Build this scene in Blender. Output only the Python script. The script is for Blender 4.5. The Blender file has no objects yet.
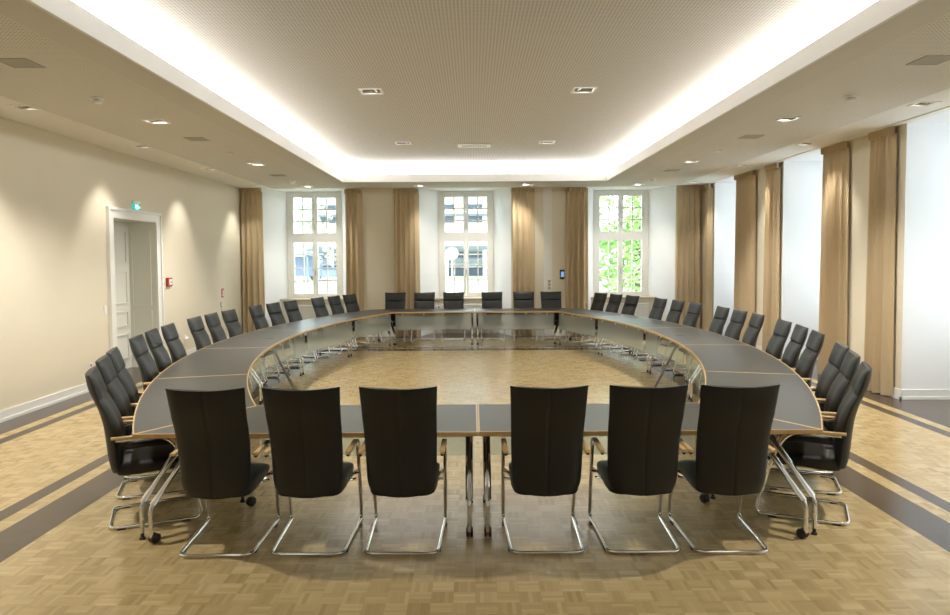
import bpy, math, random
from mathutils import Vector, Matrix
random.seed(7)
C = bpy.context.scene.collection
PI = math.pi
SC = bpy.context.scene

# ------------------------------------------------------------------ geometry helper
class MB:
    def __init__(self):
        self.v = []; self.f = []
    def add(self, vs, fs):
        n = len(self.v); self.v += [tuple(p) for p in vs]
        self.f += [tuple(i + n for i in f) for f in fs]; return self
    def box(self, x0, x1, y0, y1, z0, z1):
        vs = [(x, y, z) for z in (z0, z1) for y in (y0, y1) for x in (x0, x1)]
        return self.add(vs, [(0, 2, 3, 1), (4, 5, 7, 6), (0, 1, 5, 4), (1, 3, 7, 5), (3, 2, 6, 7), (2, 0, 4, 6)])
    def rbox(self, x0, x1, y0, y1, z0, z1, r=.01):
        # box with chamfered vertical and horizontal edges
        def ring(i, z):
            a, b, c, d = x0 + i, x1 - i, y0 + i, y1 - i
            return [(a + r, c, z), (b - r, c, z), (b, c + r, z), (b, d - r, z), (b - r, d, z), (a + r, d, z), (a, d - r, z), (a, c + r, z)]
        rs = [ring(r * .8, z0), ring(0, z0 + r), ring(0, z1 - r), ring(r * .8, z1)]
        return self.loft(rs)
    def loft(self, rings, closed=True, caps=True):
        n = len(rings[0]); b = len(self.v)
        for r in rings: self.v += [tuple(p) for p in r]
        for i in range(len(rings) - 1):
            for j in range(n if closed else n - 1):
                k = (j + 1) % n
                self.f.append((b + i * n + j, b + i * n + k, b + (i + 1) * n + k, b + (i + 1) * n + j))
        if caps and closed:
            self.f.append(tuple(b + j for j in reversed(range(n))))
            m = b + (len(rings) - 1) * n
            self.f.append(tuple(m + j for j in range(n)))
        return self
    def tube(self, path, r, n=10, ry=None, closed=False):
        P = [Vector(p) for p in path]; m = len(P)
        rad = r if isinstance(r, (list, tuple)) else [r] * m
        rings = []; up = None
        for i in range(m):
            if closed: t = (P[(i + 1) % m] - P[i - 1]).normalized()
            else: t = (P[min(i + 1, m - 1)] - P[max(i - 1, 0)]).normalized()
            if up is None:
                up = Vector((0, 0, 1)) if abs(t.z) < .9 else Vector((1, 0, 0))
            s = t.cross(up).normalized(); up = s.cross(t).normalized()
            q = rad[i] if ry is None else ry
            rings.append([P[i] + s * math.cos(2 * PI * k / n) * rad[i] + up * math.sin(2 * PI * k / n) * q for k in range(n)])
        if closed:
            rings.append(rings[0]); return self.loft(rings, True, False)
        return self.loft(rings)
    def prism(self, poly, z0, z1):
        n = len(poly)
        vs = [(x, y, z0) for x, y in poly] + [(x, y, z1) for x, y in poly]
        fs = [tuple(reversed(range(n))), tuple(range(n, 2 * n))] + [(i, (i + 1) % n, n + (i + 1) % n, n + i) for i in range(n)]
        return self.add(vs, fs)
    def ringprism(self, po, pi_, z0, z1):
        n = len(po)
        vs = [(x, y, z) for z in (z0, z1) for p in (po, pi_) for x, y in p]
        fs = []
        for i in range(n):
            k = (i + 1) % n
            fs += [(i, k, 2 * n + k, 2 * n + i), (n + k, n + i, 3 * n + i, 3 * n + k), (2 * n + i, 2 * n + k, 3 * n + k, 3 * n + i), (k, i, n + i, n + k)]
        return self.add(vs, fs)
    def lathe(self, prof, n=16, at=(0, 0, 0), axis='z'):
        rings = []
        for r, h in prof:
            ring = []
            for k in range(n):
                a = 2 * PI * k / n; c, s = r * math.cos(a), r * math.sin(a)
                p = (c, s, h) if axis == 'z' else ((h, c, s) if axis == 'x' else (s, h, c))
                ring.append((p[0] + at[0], p[1] + at[1], p[2] + at[2]))
            rings.append(ring)
        return self.loft(rings)
    def build(self, name, mat, parent=None, loc=None, smooth=40):
        me = bpy.data.meshes.new(name); me.from_pydata(self.v, [], self.f); me.validate()
        import bmesh
        bm = bmesh.new(); bm.from_mesh(me); bmesh.ops.recalc_face_normals(bm, faces=bm.faces); bm.to_mesh(me); bm.free()
        if smooth:
            for p in me.polygons: p.use_smooth = True
            me.set_sharp_from_angle(angle=math.radians(smooth))
        if mat: me.materials.append(mat)
        o = bpy.data.objects.new(name, me); C.objects.link(o)
        if parent: o.parent = parent
        if loc: o.location = loc
        return o

def fillet(pts, r, seg=6):
    P = [Vector(p) for p in pts]; out = [P[0]]
    for i in range(1, len(P) - 1):
        a, b, c = P[i - 1], P[i], P[i + 1]
        rr = r[i] if isinstance(r, dict) else r
        u, w = (a - b), (c - b); d = min(rr, u.length * .49, w.length * .49)
        p0 = b + u.normalized() * d; p1 = b + w.normalized() * d
        for k in range(seg + 1):
            t = k / seg; out.append(p0 * (1 - t) ** 2 + b * 2 * t * (1 - t) + p1 * t * t)
    out.append(P[-1]); return out

def thing(name, label, cat, loc=(0, 0, 0), rz=0, group=None):
    o = bpy.data.objects.new(name, None); C.objects.link(o); o.empty_display_size = .1
    o.location = loc; o.rotation_euler = (0, 0, rz); tag(o, label, cat, group); return o
def tag(o, label, cat, group=None):
    o['label'] = label; o['category'] = cat
    if group: o['group'] = group
    return o
def struct(name, mb, mat, smooth=0, parent=None):
    o = mb.build(name, mat, parent, smooth=smooth)
    if not parent: o['kind'] = 'structure'
    return o
def copy_tree(o, parent=None):
    c = o.copy(); C.objects.link(c)
    if parent: c.parent = parent
    for ch in list(o.children): copy_tree(ch, c)
    return c

# ------------------------------------------------------------------ materials
def mat(name, col, rough=.5, metal=0, spec=.5, **k):
    m = bpy.data.materials.new(name); m.use_nodes = True
    b = m.node_tree.nodes['Principled BSDF']
    b.inputs['Base Color'].default_value = (*col, 1); b.inputs['Roughness'].default_value = rough
    b.inputs['Metallic'].default_value = metal; b.inputs['Specular IOR Level'].default_value = spec
    for key, val in k.items(): b.inputs[key.replace('_', ' ')].default_value = val
    return m
class NT:
    def __init__(s, m): s.t = m.node_tree; s.b = s.t.nodes.get('Principled BSDF')
    def n(s, typ, **k):
        x = s.t.nodes.new(typ)
        for a, v in k.items(): setattr(x, a, v)
        return x
    def l(s, a, b): s.t.links.new(a, b)
    def m(s, op, a, b=None, c=None):
        x = s.n('ShaderNodeMath', operation=op)
        for i, v in enumerate((a, b, c)):
            if v is None: continue
            if isinstance(v, (int, float)): x.inputs[i].default_value = v
            else: s.l(v, x.inputs[i])
        return x.outputs[0]
    def mix(s, f, a, b):
        x = s.n('ShaderNodeMix', data_type='RGBA')
        if isinstance(f, (int, float)): x.inputs[0].default_value = f
        else: s.l(f, x.inputs[0])
        for i, v in ((6, a), (7, b)):
            if isinstance(v, tuple): x.inputs[i].default_value = (*v, 1)
            else: s.l(v, x.inputs[i])
        return x.outputs[2]
def noise_col(m, a, b, scale, stretch=(1, 1, 1), bump=0, detail=4):
    t = NT(m); co = t.n('ShaderNodeTexCoord'); mp = t.n('ShaderNodeMapping'); mp.inputs['Scale'].default_value = stretch
    t.l(co.outputs['Object'], mp.inputs[0]); nz = t.n('ShaderNodeTexNoise'); nz.inputs['Scale'].default_value = scale; nz.inputs['Detail'].default_value = detail
    t.l(mp.outputs[0], nz.inputs[0]); t.l(t.mix(nz.outputs[0], a, b), t.b.inputs['Base Color'])
    if bump:
        bp = t.n('ShaderNodeBump'); bp.inputs['Strength'].default_value = bump; bp.inputs['Distance'].default_value = .002
        t.l(nz.outputs[0], bp.inputs['Height']); t.l(bp.outputs[0], t.b.inputs['Normal'])
    return m

M = {}
M['leather'] = noise_col(mat('black_leather', (.01, .01, .01), .46, spec=.42), (.0105, .0105, .0105), (.0155, .0155, .015), 60, bump=.08)
M['chrome'] = mat('chrome', (.80, .80, .80), .09, 1)
M['steel'] = mat('satin_steel', (.62, .62, .62), .28, 1)
M['beech'] = noise_col(mat('beech_wood', (.5, .3, .13), .35), (.58, .38, .16), (.70, .49, .235), 14, (1, 1, 6))
M['lino'] = noise_col(mat('grey_linoleum', (.1, .1, .1), .36, spec=.5), (.040, .041, .038), (.052, .053, .049), 180, detail=2)
M['under'] = mat('dark_underside', (.05, .045, .04), .6)
M['black'] = mat('black_rubber', (.012, .012, .012), .5)
M['wheel'] = mat('black_wheel', (.02, .02, .02), .4)
M['redtag'] = mat('red_plastic', (.5, .03, .02), .4)
M['white'] = mat('white_paint', (.80, .80, .77), .35)
M['whitewin'] = mat('white_window_paint', (.86, .86, .83), .3)
M['reveal'] = noise_col(mat('white_plaster', (.8, .8, .8), .8, spec=.2), (.85, .86, .87), (.88, .88, .88), 3)
M['cream'] = noise_col(mat('cream_wall_paint', (.7, .62, .45), .85, spec=.2), (.71, .652, .52), (.735, .678, .545), 2.5, detail=5)
M['strip'] = mat('plain_ceiling_paint', (.82, .79, .73), .8, spec=.2)
M['doorpaint'] = mat('door_paint', (.72, .72, .66), .4)
M['plate'] = mat('white_plastic', (.82, .82, .80), .4)
M['greyplate'] = mat('grey_plate', (.22, .21, .18), .5)
M['fab'] = mat('grille_grey', (.40, .38, .32), .8)
M['radiator'] = mat('radiator_enamel', (.76, .76, .72), .35)
M['sill'] = mat('window_sill_wood', (.55, .46, .34), .4)
M['parapet'] = mat('beige_parapet_paint', (.66, .63, .54), .7)
M['pilaster'] = mat('white_duct_paint', (.75, .73, .68), .6)
M['red'] = mat('alarm_red', (.42, .035, .025), .35)
M['redsign'] = mat('fire_sign_red', (.45, .06, .06), .5)

def curtain_mat():
    m = mat('tan_curtain_cloth', (.4, .28, .15), .75, spec=.2)
    t = NT(m); co = t.n('ShaderNodeTexCoord'); nz = t.n('ShaderNodeTexNoise'); nz.inputs['Scale'].default_value = 4
    t.l(co.outputs['Object'], nz.inputs[0]); c = t.mix(nz.outputs[0], (.60, .475, .295), (.64, .51, .325)); t.l(c, t.b.inputs['Base Color'])
    t.b.inputs['Sheen Weight'].default_value = .15
    tr = t.n('ShaderNodeBsdfTranslucent'); t.l(c, tr.inputs[0]); ms = t.n('ShaderNodeMixShader'); ms.inputs[0].default_value = .22
    t.l(t.b.outputs[0], ms.inputs[1]); t.l(tr.outputs[0], ms.inputs[2]); t.l(ms.outputs[0], t.t.nodes['Material Output'].inputs[0])
    return m
M['curtain'] = curtain_mat()

def emit(name, col, s):
    m = bpy.data.materials.new(name); m.use_nodes = True; t = m.node_tree; t.nodes.remove(t.nodes['Principled BSDF'])
    e = t.nodes.new('ShaderNodeEmission'); e.inputs[0].default_value = (*col, 1); e.inputs[1].default_value = s
    t.links.new(e.outputs[0], t.nodes['Material Output'].inputs[0]); return m
M['tube'] = emit('fluorescent_tube', (1, .985, .965), 3.9)
M['lamp'] = emit('downlight_lamp', (1, .88, .70), 5)
M['exitgreen'] = emit('exit_green_light', (.03, .42, .30), .35)
M['exitwhite'] = emit('exit_white_light', (.9, 1, .97), .5)
M['screen'] = emit('blue_screen_light', (.22, .42, .75), .25)

def window_glass():
    m = bpy.data.materials.new('window_glass'); m.use_nodes = True; t = NT(m); t.t.nodes.remove(t.b)
    lw = t.n('ShaderNodeLayerWeight'); fac = t.m('ADD', t.m('MULTIPLY', t.m('POWER', lw.outputs['Facing'], 5.0), .93), .04)
    tr = t.n('ShaderNodeBsdfTransparent'); tr.inputs[0].default_value = (.96, .98, .97, 1)
    gl = t.n('ShaderNodeBsdfGlossy'); gl.inputs['Roughness'].default_value = .01
    ms = t.n('ShaderNodeMixShader'); t.l(fac, ms.inputs[0]); t.l(tr.outputs[0], ms.inputs[1]); t.l(gl.outputs[0], ms.inputs[2])
    t.l(ms.outputs[0], t.t.nodes['Material Output'].inputs[0]); return m
M['glass'] = window_glass()
def frosted():
    m = bpy.data.materials.new('frosted_panel_glass'); m.use_nodes = True; t = NT(m); b = t.b
    b.inputs['Base Color'].default_value = (.87, .895, .88, 1); b.inputs['Roughness'].default_value = .12
    tr = t.n('ShaderNodeBsdfTransparent'); tr.inputs[0].default_value = (.92, .97, .95, 1)
    tl = t.n('ShaderNodeBsdfTranslucent'); tl.inputs[0].default_value = (.86, .89, .875, 1)
    a = t.n('ShaderNodeMixShader'); a.inputs[0].default_value = .45; t.l(b.outputs[0], a.inputs[1]); t.l(tl.outputs[0], a.inputs[2])
    ms = t.n('ShaderNodeMixShader'); ms.inputs[0].default_value = .30; t.l(tr.outputs[0], ms.inputs[1]); t.l(a.outputs[0], ms.inputs[2])
    t.l(ms.outputs[0], t.t.nodes['Material Output'].inputs[0]); return m
M['frost'] = frosted()

def perforated(name, base, dark, pitch=.032):
    m = mat(name, base, .8, spec=.2); t = NT(m)
    co = t.n('ShaderNodeTexCoord'); sx = t.n('ShaderNodeSeparateXYZ'); t.l(co.outputs['Object'], sx.inputs[0])
    fx = t.m('SUBTRACT', t.m('FRACT', t.m('DIVIDE', sx.outputs[0], pitch)), .5)
    fy = t.m('SUBTRACT', t.m('FRACT', t.m('DIVIDE', sx.outputs[1], pitch)), .5)
    d = t.m('SQRT', t.m('ADD', t.m('MULTIPLY', fx, fx), t.m('MULTIPLY', fy, fy)))
    hole = t.m('LESS_THAN', d, .27)
    t.l(t.mix(hole, base, dark), t.b.inputs['Base Color']); return m
M['perf'] = perforated('perforated_ceiling_board', (.73, .705, .645), (.43, .41, .365))
M['perfup'] = perforated('perforated_upper_board', (.67, .645, .59), (.39, .37, .33))
M['board'] = mat('ceiling_board_paint', (.64, .615, .555), .8, spec=.2)
M['cove'] = mat('white_cove_paint', (.80, .795, .78), .7, spec=.2)

XL, XR, YB, YF = -5.58, 5.62, 16.6, -8.0      # the room's walls (left, right, back, behind the camera)
def parquet():
    m = mat('mosaic_parquet', (.5, .35, .18), .24, spec=.5); t = NT(m)
    co = t.n('ShaderNodeTexCoord'); sx = t.n('ShaderNodeSeparateXYZ'); t.l(co.outputs['Object'], sx.inputs[0])
    X, Y = sx.outputs[0], sx.outputs[1]; p = .1235
    ux, uy = t.m('DIVIDE', X, p), t.m('DIVIDE', Y, p)
    cx, cy = t.m('FLOOR', ux), t.m('FLOOR', uy); fx, fy = t.m('FRACT', ux), t.m('FRACT', uy)
    par = t.m('PINGPONG', t.m('ADD', cx, cy), 1)
    al = t.m('ADD', t.m('MULTIPLY', fx, t.m('SUBTRACT', 1, par)), t.m('MULTIPLY', fy, par))
    ac = t.m('ADD', t.m('MULTIPLY', fy, t.m('SUBTRACT', 1, par)), t.m('MULTIPLY', fx, par))
    st = t.m('FLOOR', t.m('MULTIPLY', al, 5))
    cb = t.n('ShaderNodeCombineXYZ'); t.l(cx, cb.inputs[0]); t.l(cy, cb.inputs[1]); t.l(st, cb.inputs[2])
    wn = t.n('ShaderNodeTexWhiteNoise', noise_dimensions='3D'); t.l(cb.outputs[0], wn.inputs[0])
    cb2 = t.n('ShaderNodeCombineXYZ'); t.l(cx, cb2.inputs[0]); t.l(cy, cb2.inputs[1]); cb2.inputs[2].default_value = 9.5
    wn2 = t.n('ShaderNodeTexWhiteNoise', noise_dimensions='3D'); t.l(cb2.outputs[0], wn2.inputs[0])
    # grain along each finger
    g = t.n('ShaderNodeTexNoise'); g.inputs['Scale'].default_value = 1; g.inputs['Detail'].default_value = 3
    cg = t.n('ShaderNodeCombineXYZ'); t.l(t.m('MULTIPLY', al, 18), cg.inputs[0]); t.l(t.m('MULTIPLY', ac, 2.2), cg.inputs[1])
    t.l(t.m('MULTIPLY', wn.outputs[0], 60), cg.inputs[2]); t.l(cg.outputs[0], g.inputs[0])
    v = t.m('ADD', t.m('ADD', t.m('MULTIPLY', wn.outputs[0], .34), t.m('MULTIPLY', wn2.outputs[0], .26)), t.m('ADD', t.m('MULTIPLY', g.outputs[0], .22), t.m('MULTIPLY', par, .10)))  # last term paints the direction-dependent sheen of alternate squares into the colour
    cr = t.n('ShaderNodeValToRGB'); e = cr.color_ramp.elements
    e[0].position = 0; e[0].color = (.30, .214, .094, 1); e[1].position = 1; e[1].color = (.61, .482, .27, 1)
    x = e.new(.5); x.color = (.46, .348, .173, 1); t.l(v, cr.inputs[0])
    # dark bands follow the walls: distance to the nearest wall line
    dx = t.m('MINIMUM', t.m('SUBTRACT', X, XL), t.m('SUBTRACT', XR, X))
    d = t.m('MINIMUM', dx, t.m('SUBTRACT', YB, Y))
    def band(a, b): return t.m('MULTIPLY', t.m('GREATER_THAN', d, a), t.m('LESS_THAN', d, b))
    mask = t.m('MINIMUM', 1, t.m('ADD', t.m('ADD', t.m('LESS_THAN', d, .40), band(.53, .67)), t.m('ADD', band(1.98, 2.12), band(2.255, 2.59))))
    cd = t.n('ShaderNodeValToRGB'); e = cd.color_ramp.elements
    e[0].color = (.030, .020, .015, 1); e[1].color = (.095, .068, .052, 1); t.l(v, cd.inputs[0])
    colr = t.mix(mask, cr.outputs[0], cd.outputs[0])
    # hairline gaps between fingers
    ga = t.m('ABSOLUTE', t.m('SUBTRACT', t.m('FRACT', t.m('MULTIPLY', al, 5)), .5)); gb = t.m('ABSOLUTE', t.m('SUBTRACT', ac, .5))
    gap = t.m('MAXIMUM', t.m('GREATER_THAN', ga, .485), t.m('GREATER_THAN', gb, .496))
    # one expansion joint across the room
    j = t.m('LESS_THAN', t.m('ABSOLUTE', t.m('SUBTRACT', Y, 5.45)), .006)
    colr = t.mix(t.m('MULTIPLY', t.m('MAXIMUM', gap, j), .35), colr, (.10, .06, .03)); t.l(colr, t.b.inputs['Base Color'])
    t.b.inputs['Roughness'].default_value = .21
    return m
M['parquet'] = parquet()

# ------------------------------------------------------------------ room shell
def holed(axis, val, u0, u1, w0, w1, holes, mb=None):
    """flat sheet at axis=val with rectangular openings (u0,u1,w0,w1)"""
    mb = mb or MB()
    us = sorted({u0, u1, *[h[0] for h in holes], *[h[1] for h in holes]}); us = [u for u in us if u0 <= u <= u1]
    ws = sorted({w0, w1, *[h[2] for h in holes], *[h[3] for h in holes]}); ws = [w for w in ws if w0 <= w <= w1]
    ix = {}
    def vid(i, j):
        if (i, j) not in ix:
            ix[(i, j)] = len(mb.v)
            u, w = us[i], ws[j]
            mb.v.append((u, w, val) if axis == 'z' else ((val, u, w) if axis == 'x' else (u, val, w)))
        return ix[(i, j)]
    for i in range(len(us) - 1):
        for j in range(len(ws) - 1):
            cu, cw = (us[i] + us[i + 1]) / 2, (ws[j] + ws[j + 1]) / 2
            if any(h[0] < cu < h[1] and h[2] < cw < h[3] for h in holes): continue
            mb.f.append((vid(i, j), vid(i + 1, j), vid(i + 1, j + 1), vid(i, j + 1)))
    return mb

ZC, ZS, ZU = 3.55, 3.60, 3.95                  # perforated ring, plain strip, upper ceiling
CX0, CX1, CY0, CY1 = -2.80, 2.90, -6.4, 14.98  # the cove opening
PX0, PX1, PY1 = -4.72, 4.74, 16.30             # the perforated ring's outer edge
DEPTH_W = 17.6                                  # plane of the back windows
NB = [(-5.12, -3.04, -4.04), (-1.33, .93, -.18), (2.72, 4.90, 3.77)]      # back recesses: x0, x1, window centre
NR = [(-3.4, -1.8), (.2, 1.8), (3.8, 5.4), (7.4, 8.97), (11.0, 12.5), (14.65, 16.05)]  # right recesses along y
XW = 6.72                                       # plane of the right windows

fl = MB(); fl.box(XL - .6, XR + 1.4, YF - .2, YB + 1.2, -.12, 0)
struct('floor', fl, M['parquet'])

# left wall with the door recess
DY0, DY1, DZ = 10.67, 12.11, 2.55
lw = holed('x', XL, YF, YB, 0, ZS + .02, [(DY0, DY1, 0, DZ)])
struct('wall_left', lw, M['cream'])
jb = MB()
jb.box(XL - .50, XL, DY0 - .03, DY0, 0, DZ); jb.box(XL - .50, XL, DY1, DY1 + .03, 0, DZ); jb.box(XL - .50, XL, DY0 - .03, DY1 + .03, DZ, DZ + .03)
for (a, b) in ((.15, 1.0), (1.1, 2.4)):        # raised mouldings on the far jamb
    for zz in (a, b): jb.box(XL - .42, XL - .10, DY1 - .008, DY1, zz - .012, zz + .012)
    for xx in (XL - .42, XL - .10): jb.box(xx - .012, xx + .012, DY1 - .008, DY1, a, b)
dj = struct('door_1', jb, M['doorpaint'])
lf = MB(); xd = XL - .47
lf.box(xd - .04, xd, DY0, DY1, 0.005, DZ)
ym = (DY0 + DY1) / 2
for (y0, y1) in ((DY0 + .10, ym - .07), (ym + .07, DY1 - .10)):
    for (z0, z1) in ((.18, .62), (.74, 1.02), (1.14, 1.72), (1.84, 2.42)):
        for q in ((y0, y1, z0, z0 + .03), (y0, y1, z1 - .03, z1), (y0, y0 + .03, z0, z1), (y1 - .03, y1, z0, z1)):
            lf.box(xd, xd + .018, *q)
lf.box(xd, xd + .025, ym - .03, ym + .03, 0.005, DZ)
struct('door_leaf', lf, M['doorpaint'], parent=dj)
hd = MB().tube(fillet([(xd, ym - .10, 1.05), (xd + .06, ym - .10, 1.05), (xd + .06, ym - .22, 1.05)], .02), .010); hd.box(xd, xd + .012, ym - .125, ym - .075, .95, 1.12)
struct('door_handle', hd, M['steel'], 40, dj)
ar = MB()
for (y0, y1, z0, z1) in ((DY0 - .17, DY0, 0, DZ + .165), (DY1, DY1 + .17, 0, DZ + .165), (DY0, DY1, DZ, DZ + .165)):
    ar.box(XL, XL + .03, y0, y1, z0, z1)
for (y0, y1, z0, z1) in ((DY0 - .17, DY0 - .13, 0, DZ + .165), (DY1 + .13, DY1 + .17, 0, DZ + .165), (DY0 - .13, DY1 + .13, DZ + .125, DZ + .165)):
    ar.box(XL + .03, XL + .05, y0, y1, z0, z1)
struct('trim_1', ar, M['white'])               # architrave around the door

def baseboard(mb, p0, p1, nrm, h=.13, th=.018):
    (x0, y0), (x1, y1) = p0, p1; nx, ny = nrm
    if nx: a, b = sorted((x0, x0 + nx * th)); mb.box(a, b, min(y0, y1), max(y0, y1), 0, h); a, b = sorted((x0, x0 + nx * th * 1.6)); mb.box(a, b, min(y0, y1), max(y0, y1), 0, .035)
    else: a, b = sorted((y0, y0 + ny * th)); mb.box(min(x0, x1), max(x0, x1), a, b, 0, h); a, b = sorted((y0, y0 + ny * th * 1.6)); mb.box(min(x0, x1), max(x0, x1), a, b, 0, .035)
bl = MB(); baseboard(bl, (XL, YF), (XL, DY0 - .17), (1, 0)); baseboard(bl, (XL, DY1 + .17), (XL, YB), (1, 0))
struct('baseboard_left', bl, M['white'])

# back wall: three splayed window recesses
WIN_H, WIN_Z0, WIN_Z1 = .70, .88, 3.585         # half width, bottom and top of each window
bw = holed('y', YB, XL, XR, 0, ZS + .02, [(a, b, 0, ZS) for a, b, c in NB])
struct('wall_back', bw, M['cream'])
rv = MB()
for a, b, c in NB:
    l, r = c - WIN_H, c + WIN_H
    rv.add([(a, YB, 0), (l, DEPTH_W, 0), (l, DEPTH_W, ZS), (a, YB, ZS)], [(0, 1, 2, 3)])
    rv.add([(b, YB, 0), (r, DEPTH_W, 0), (r, DEPTH_W, ZS), (b, YB, ZS)], [(0, 3, 2, 1)])
    rv.box(l - .02, r + .02, DEPTH_W + .06, DEPTH_W + .16, WIN_Z1, ZS + .05)
    rv.add([(a, YB, ZS), (b, YB, ZS), (r, DEPTH_W + .1, ZS), (l, DEPTH_W + .1, ZS)], [(0, 1, 2, 3)])
    rv.box(l - .1, l, DEPTH_W, DEPTH_W + .4, 0, ZS); rv.box(r, r + .1, DEPTH_W, DEPTH_W + .4, 0, ZS)
struct('wall_back_reveals', rv, M['reveal'])
pp = MB()
for a, b, c in NB: pp.box(c - .86, c + .86, DEPTH_W - .28, DEPTH_W + .2, 0, .845)
struct('wall_back_parapet', pp, M['parapet'])
for i, (a, b, c) in enumerate(NB):
    s = MB(); s.rbox(c - .88, c + .88, DEPTH_W - .34, DEPTH_W + .05, .845, .885, .008)
    struct('trim_%d' % (i + 2), s, M['sill'])
bb = MB()
xs = [XL] + [q for n in NB for q in n[:2]] + [XR]
for k in range(0, len(xs), 2): baseboard(bb, (xs[k], YB), (xs[k + 1], YB), (0, -1))
struct('baseboard_back', bb, M['white'])

# right wall: deep square recesses
rw = holed('x', XR, YF, YB, 0, ZS + .02, [(a, b, 0, ZS) for a, b in NR])
struct('wall_right', rw, M['cream'])
rr = MB()
for a, b in NR:
    rr.add([(XR, a, 0), (XW, a, 0), (XW, a, ZS), (XR, a, ZS)], [(0, 1, 2, 3)])
    rr.add([(XR, b, 0), (XW, b, 0), (XW, b, ZS), (XR, b, ZS)], [(0, 3, 2, 1)])
    rr.add([(XR, a, ZS), (XR, b, ZS), (XW + .3, b, ZS), (XW + .3, a, ZS)], [(0, 1, 2, 3)])
    c = (a + b) / 2
    for (y0, y1) in ((a, c - WIN_H), (c + WIN_H, b)):
        if y1 - y0 > .005: rr.box(XW, XW + .15, y0, y1, 0, ZS)
    rr.box(XW, XW + .15, a, b, 0, .845)
struct('wall_right_reveals', rr, M['reveal'])
br = MB()
ys = [YF] + [q for n in NR for q in n] + [YB]
for k in range(0, len(ys), 2): baseboard(br, (XR, ys[k]), (XR, ys[k + 1]), (-1, 0))
for a, b in NR:
    baseboard(br, (XR, b), (XW, b), (0, -1)); baseboard(br, (XR, a), (XW, a), (0, 1))
struct('baseboard_right', br, M['white'])
struct('wall_front', MB().box(XL - .1, XR + 1.2, YF - .1, YF, 0, 4.2), M['cream'])

# windows: two casements below, two above, glazing bars
def window(idx, c, along, plane, flip):
    def pt(u, d, z):                             # u along the wall, d into the wall (outwards)
        return (c + u, plane + d, z) if along == 'x' else (plane + d, c + u, z)
    fr, sash, gl = MB(), MB(), MB()
    def bx(mb, u0, u1, d0, d1, z0, z1):
        p, q = pt(u0, d0, z0), pt(u1, d1, z1)
        mb.box(min(p[0], q[0]), max(p[0], q[0]), min(p[1], q[1]), max(p[1], q[1]), z0, z1)
    H, Z0, Z1, ZT = WIN_H, WIN_Z0, WIN_Z1, 2.43
    bx(fr, -H, -H + .10, 0, .12, Z0, Z1); bx(fr, H - .10, H, 0, .12, Z0, Z1)
    bx(fr, -H + .10, H - .10, .001, .12, Z0, Z0 + .06); bx(fr, -H + .10, H - .10, .001, .12, Z1 - .075, Z1); bx(fr, -H + .10, H - .10, .001, .12, ZT - .055, ZT + .055)
    bx(fr, -H - .0, -H + .04, -.02, 0, Z0, Z1); bx(fr, H - .04, H, -.02, 0, Z0, Z1); bx(fr, -H + .04, H - .04, -.02, 0, Z1 - .04, Z1)
    f = struct('window_%d' % idx, fr, M['whitewin'])
    for (u0, u1) in ((-H + .10, -.004), (.004, H - .10)):
        for (z0, z1, rows) in ((Z0 + .06, ZT - .055, 4), (ZT + .055, Z1 - .075, 3)):
            s = MB(); w = .062
            bx(s, u0, u0 + w, .01, .07, z0, z1); bx(s, u1 - w, u1, .01, .07, z0, z1); bx(s, u0 + w, u1 - w, .01, .07, z0, z0 + w); bx(s, u0 + w, u1 - w, .01, .07, z1 - w, z1)
            um = (u0 + u1) / 2; bx(s, um - .015, um + .015, .025, .06, z0 + w, z1 - w)
            for k in range(1, rows):
                zz = z0 + w + (z1 - z0 - 2 * w) * k / rows; bx(s, u0 + w, u1 - w, .024, .061, zz - .015, zz + .015)
            so = struct('sash', s, M['whitewin'], parent=f)
            g = MB(); bx(g, u0 + w, u1 - w, .040, .044, z0 + w, z1 - w); struct('pane', g, M['glass'], parent=so)
    for zc in (1.55, 2.72):
        h = MB(); bx(h, -.012, .012, -.02, .01, zc - .06, zc + .06); bx(h, -.008, .008, -.045, -.02, zc - .09, zc + .01)
        struct('window_handle', h, M['steel'], parent=f)
    return f
for i, (a, b, c) in enumerate(NB): window(i + 1, c, 'x', DEPTH_W, 1)
for i, (a, b) in enumerate(NR): window(i + 4, (a + b) / 2, 'y', XW, 1)

# ------------------------------------------------------------------ ceiling
FIX_A = [(-4.97, y) for y in (5.05, 7.73, 10.4, 13.07, 16.0)] + [(5.08, y) for y in (5.1, 7.81, 10.53, 12.97, 15.8)]
FIX_B = [(-3.77, y) for y in (4.6, 8.29, 12.05, 15.73)] + [(3.80, y) for y in (4.6, 8.36, 12.02, 15.80)]
FIX_M = [(-1.23, 15.75), (1.25, 15.72)]
FIX_C = [(-1.24, 8.55), (1.37, 8.55), (-1.24, 12.38), (1.33, 12.37)]
HS = .10                                         # half size of a fixture's cut-out
hole = lambda p, h=HS: (p[0] - h, p[0] + h, p[1] - h, p[1] + h)
PF = .36                                         # plain border around the cove
ring = holed('z', ZC, PX0, PX1, YF, PY1, [(CX0 - PF, CX1 + PF, CY0 - PF, CY1 + PF)] + [hole(p) for p in FIX_B + FIX_M])
struct('ceiling', ring, M['perf'])
rim = holed('z', ZC, CX0 - PF, CX1 + PF, CY0 - PF, CY1 + PF, [(CX0, CX1, CY0, CY1)])
rim.box(PX0 - .004, PX0, YF, PY1, ZC, ZS); rim.box(PX1, PX1 + .004, YF, PY1, ZC, ZS); rim.box(PX0, PX1, PY1, PY1 + .004, ZC, ZS)
struct('ceiling_border', rim, M['board'])
st = holed('z', ZS, XL, XR, YF, YB, [(PX0, PX1, YF - 1, PY1)] + [hole(p) for p in FIX_A])
struct('ceiling_strip', st, M['strip'])
PK = .42
cv = MB()
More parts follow.
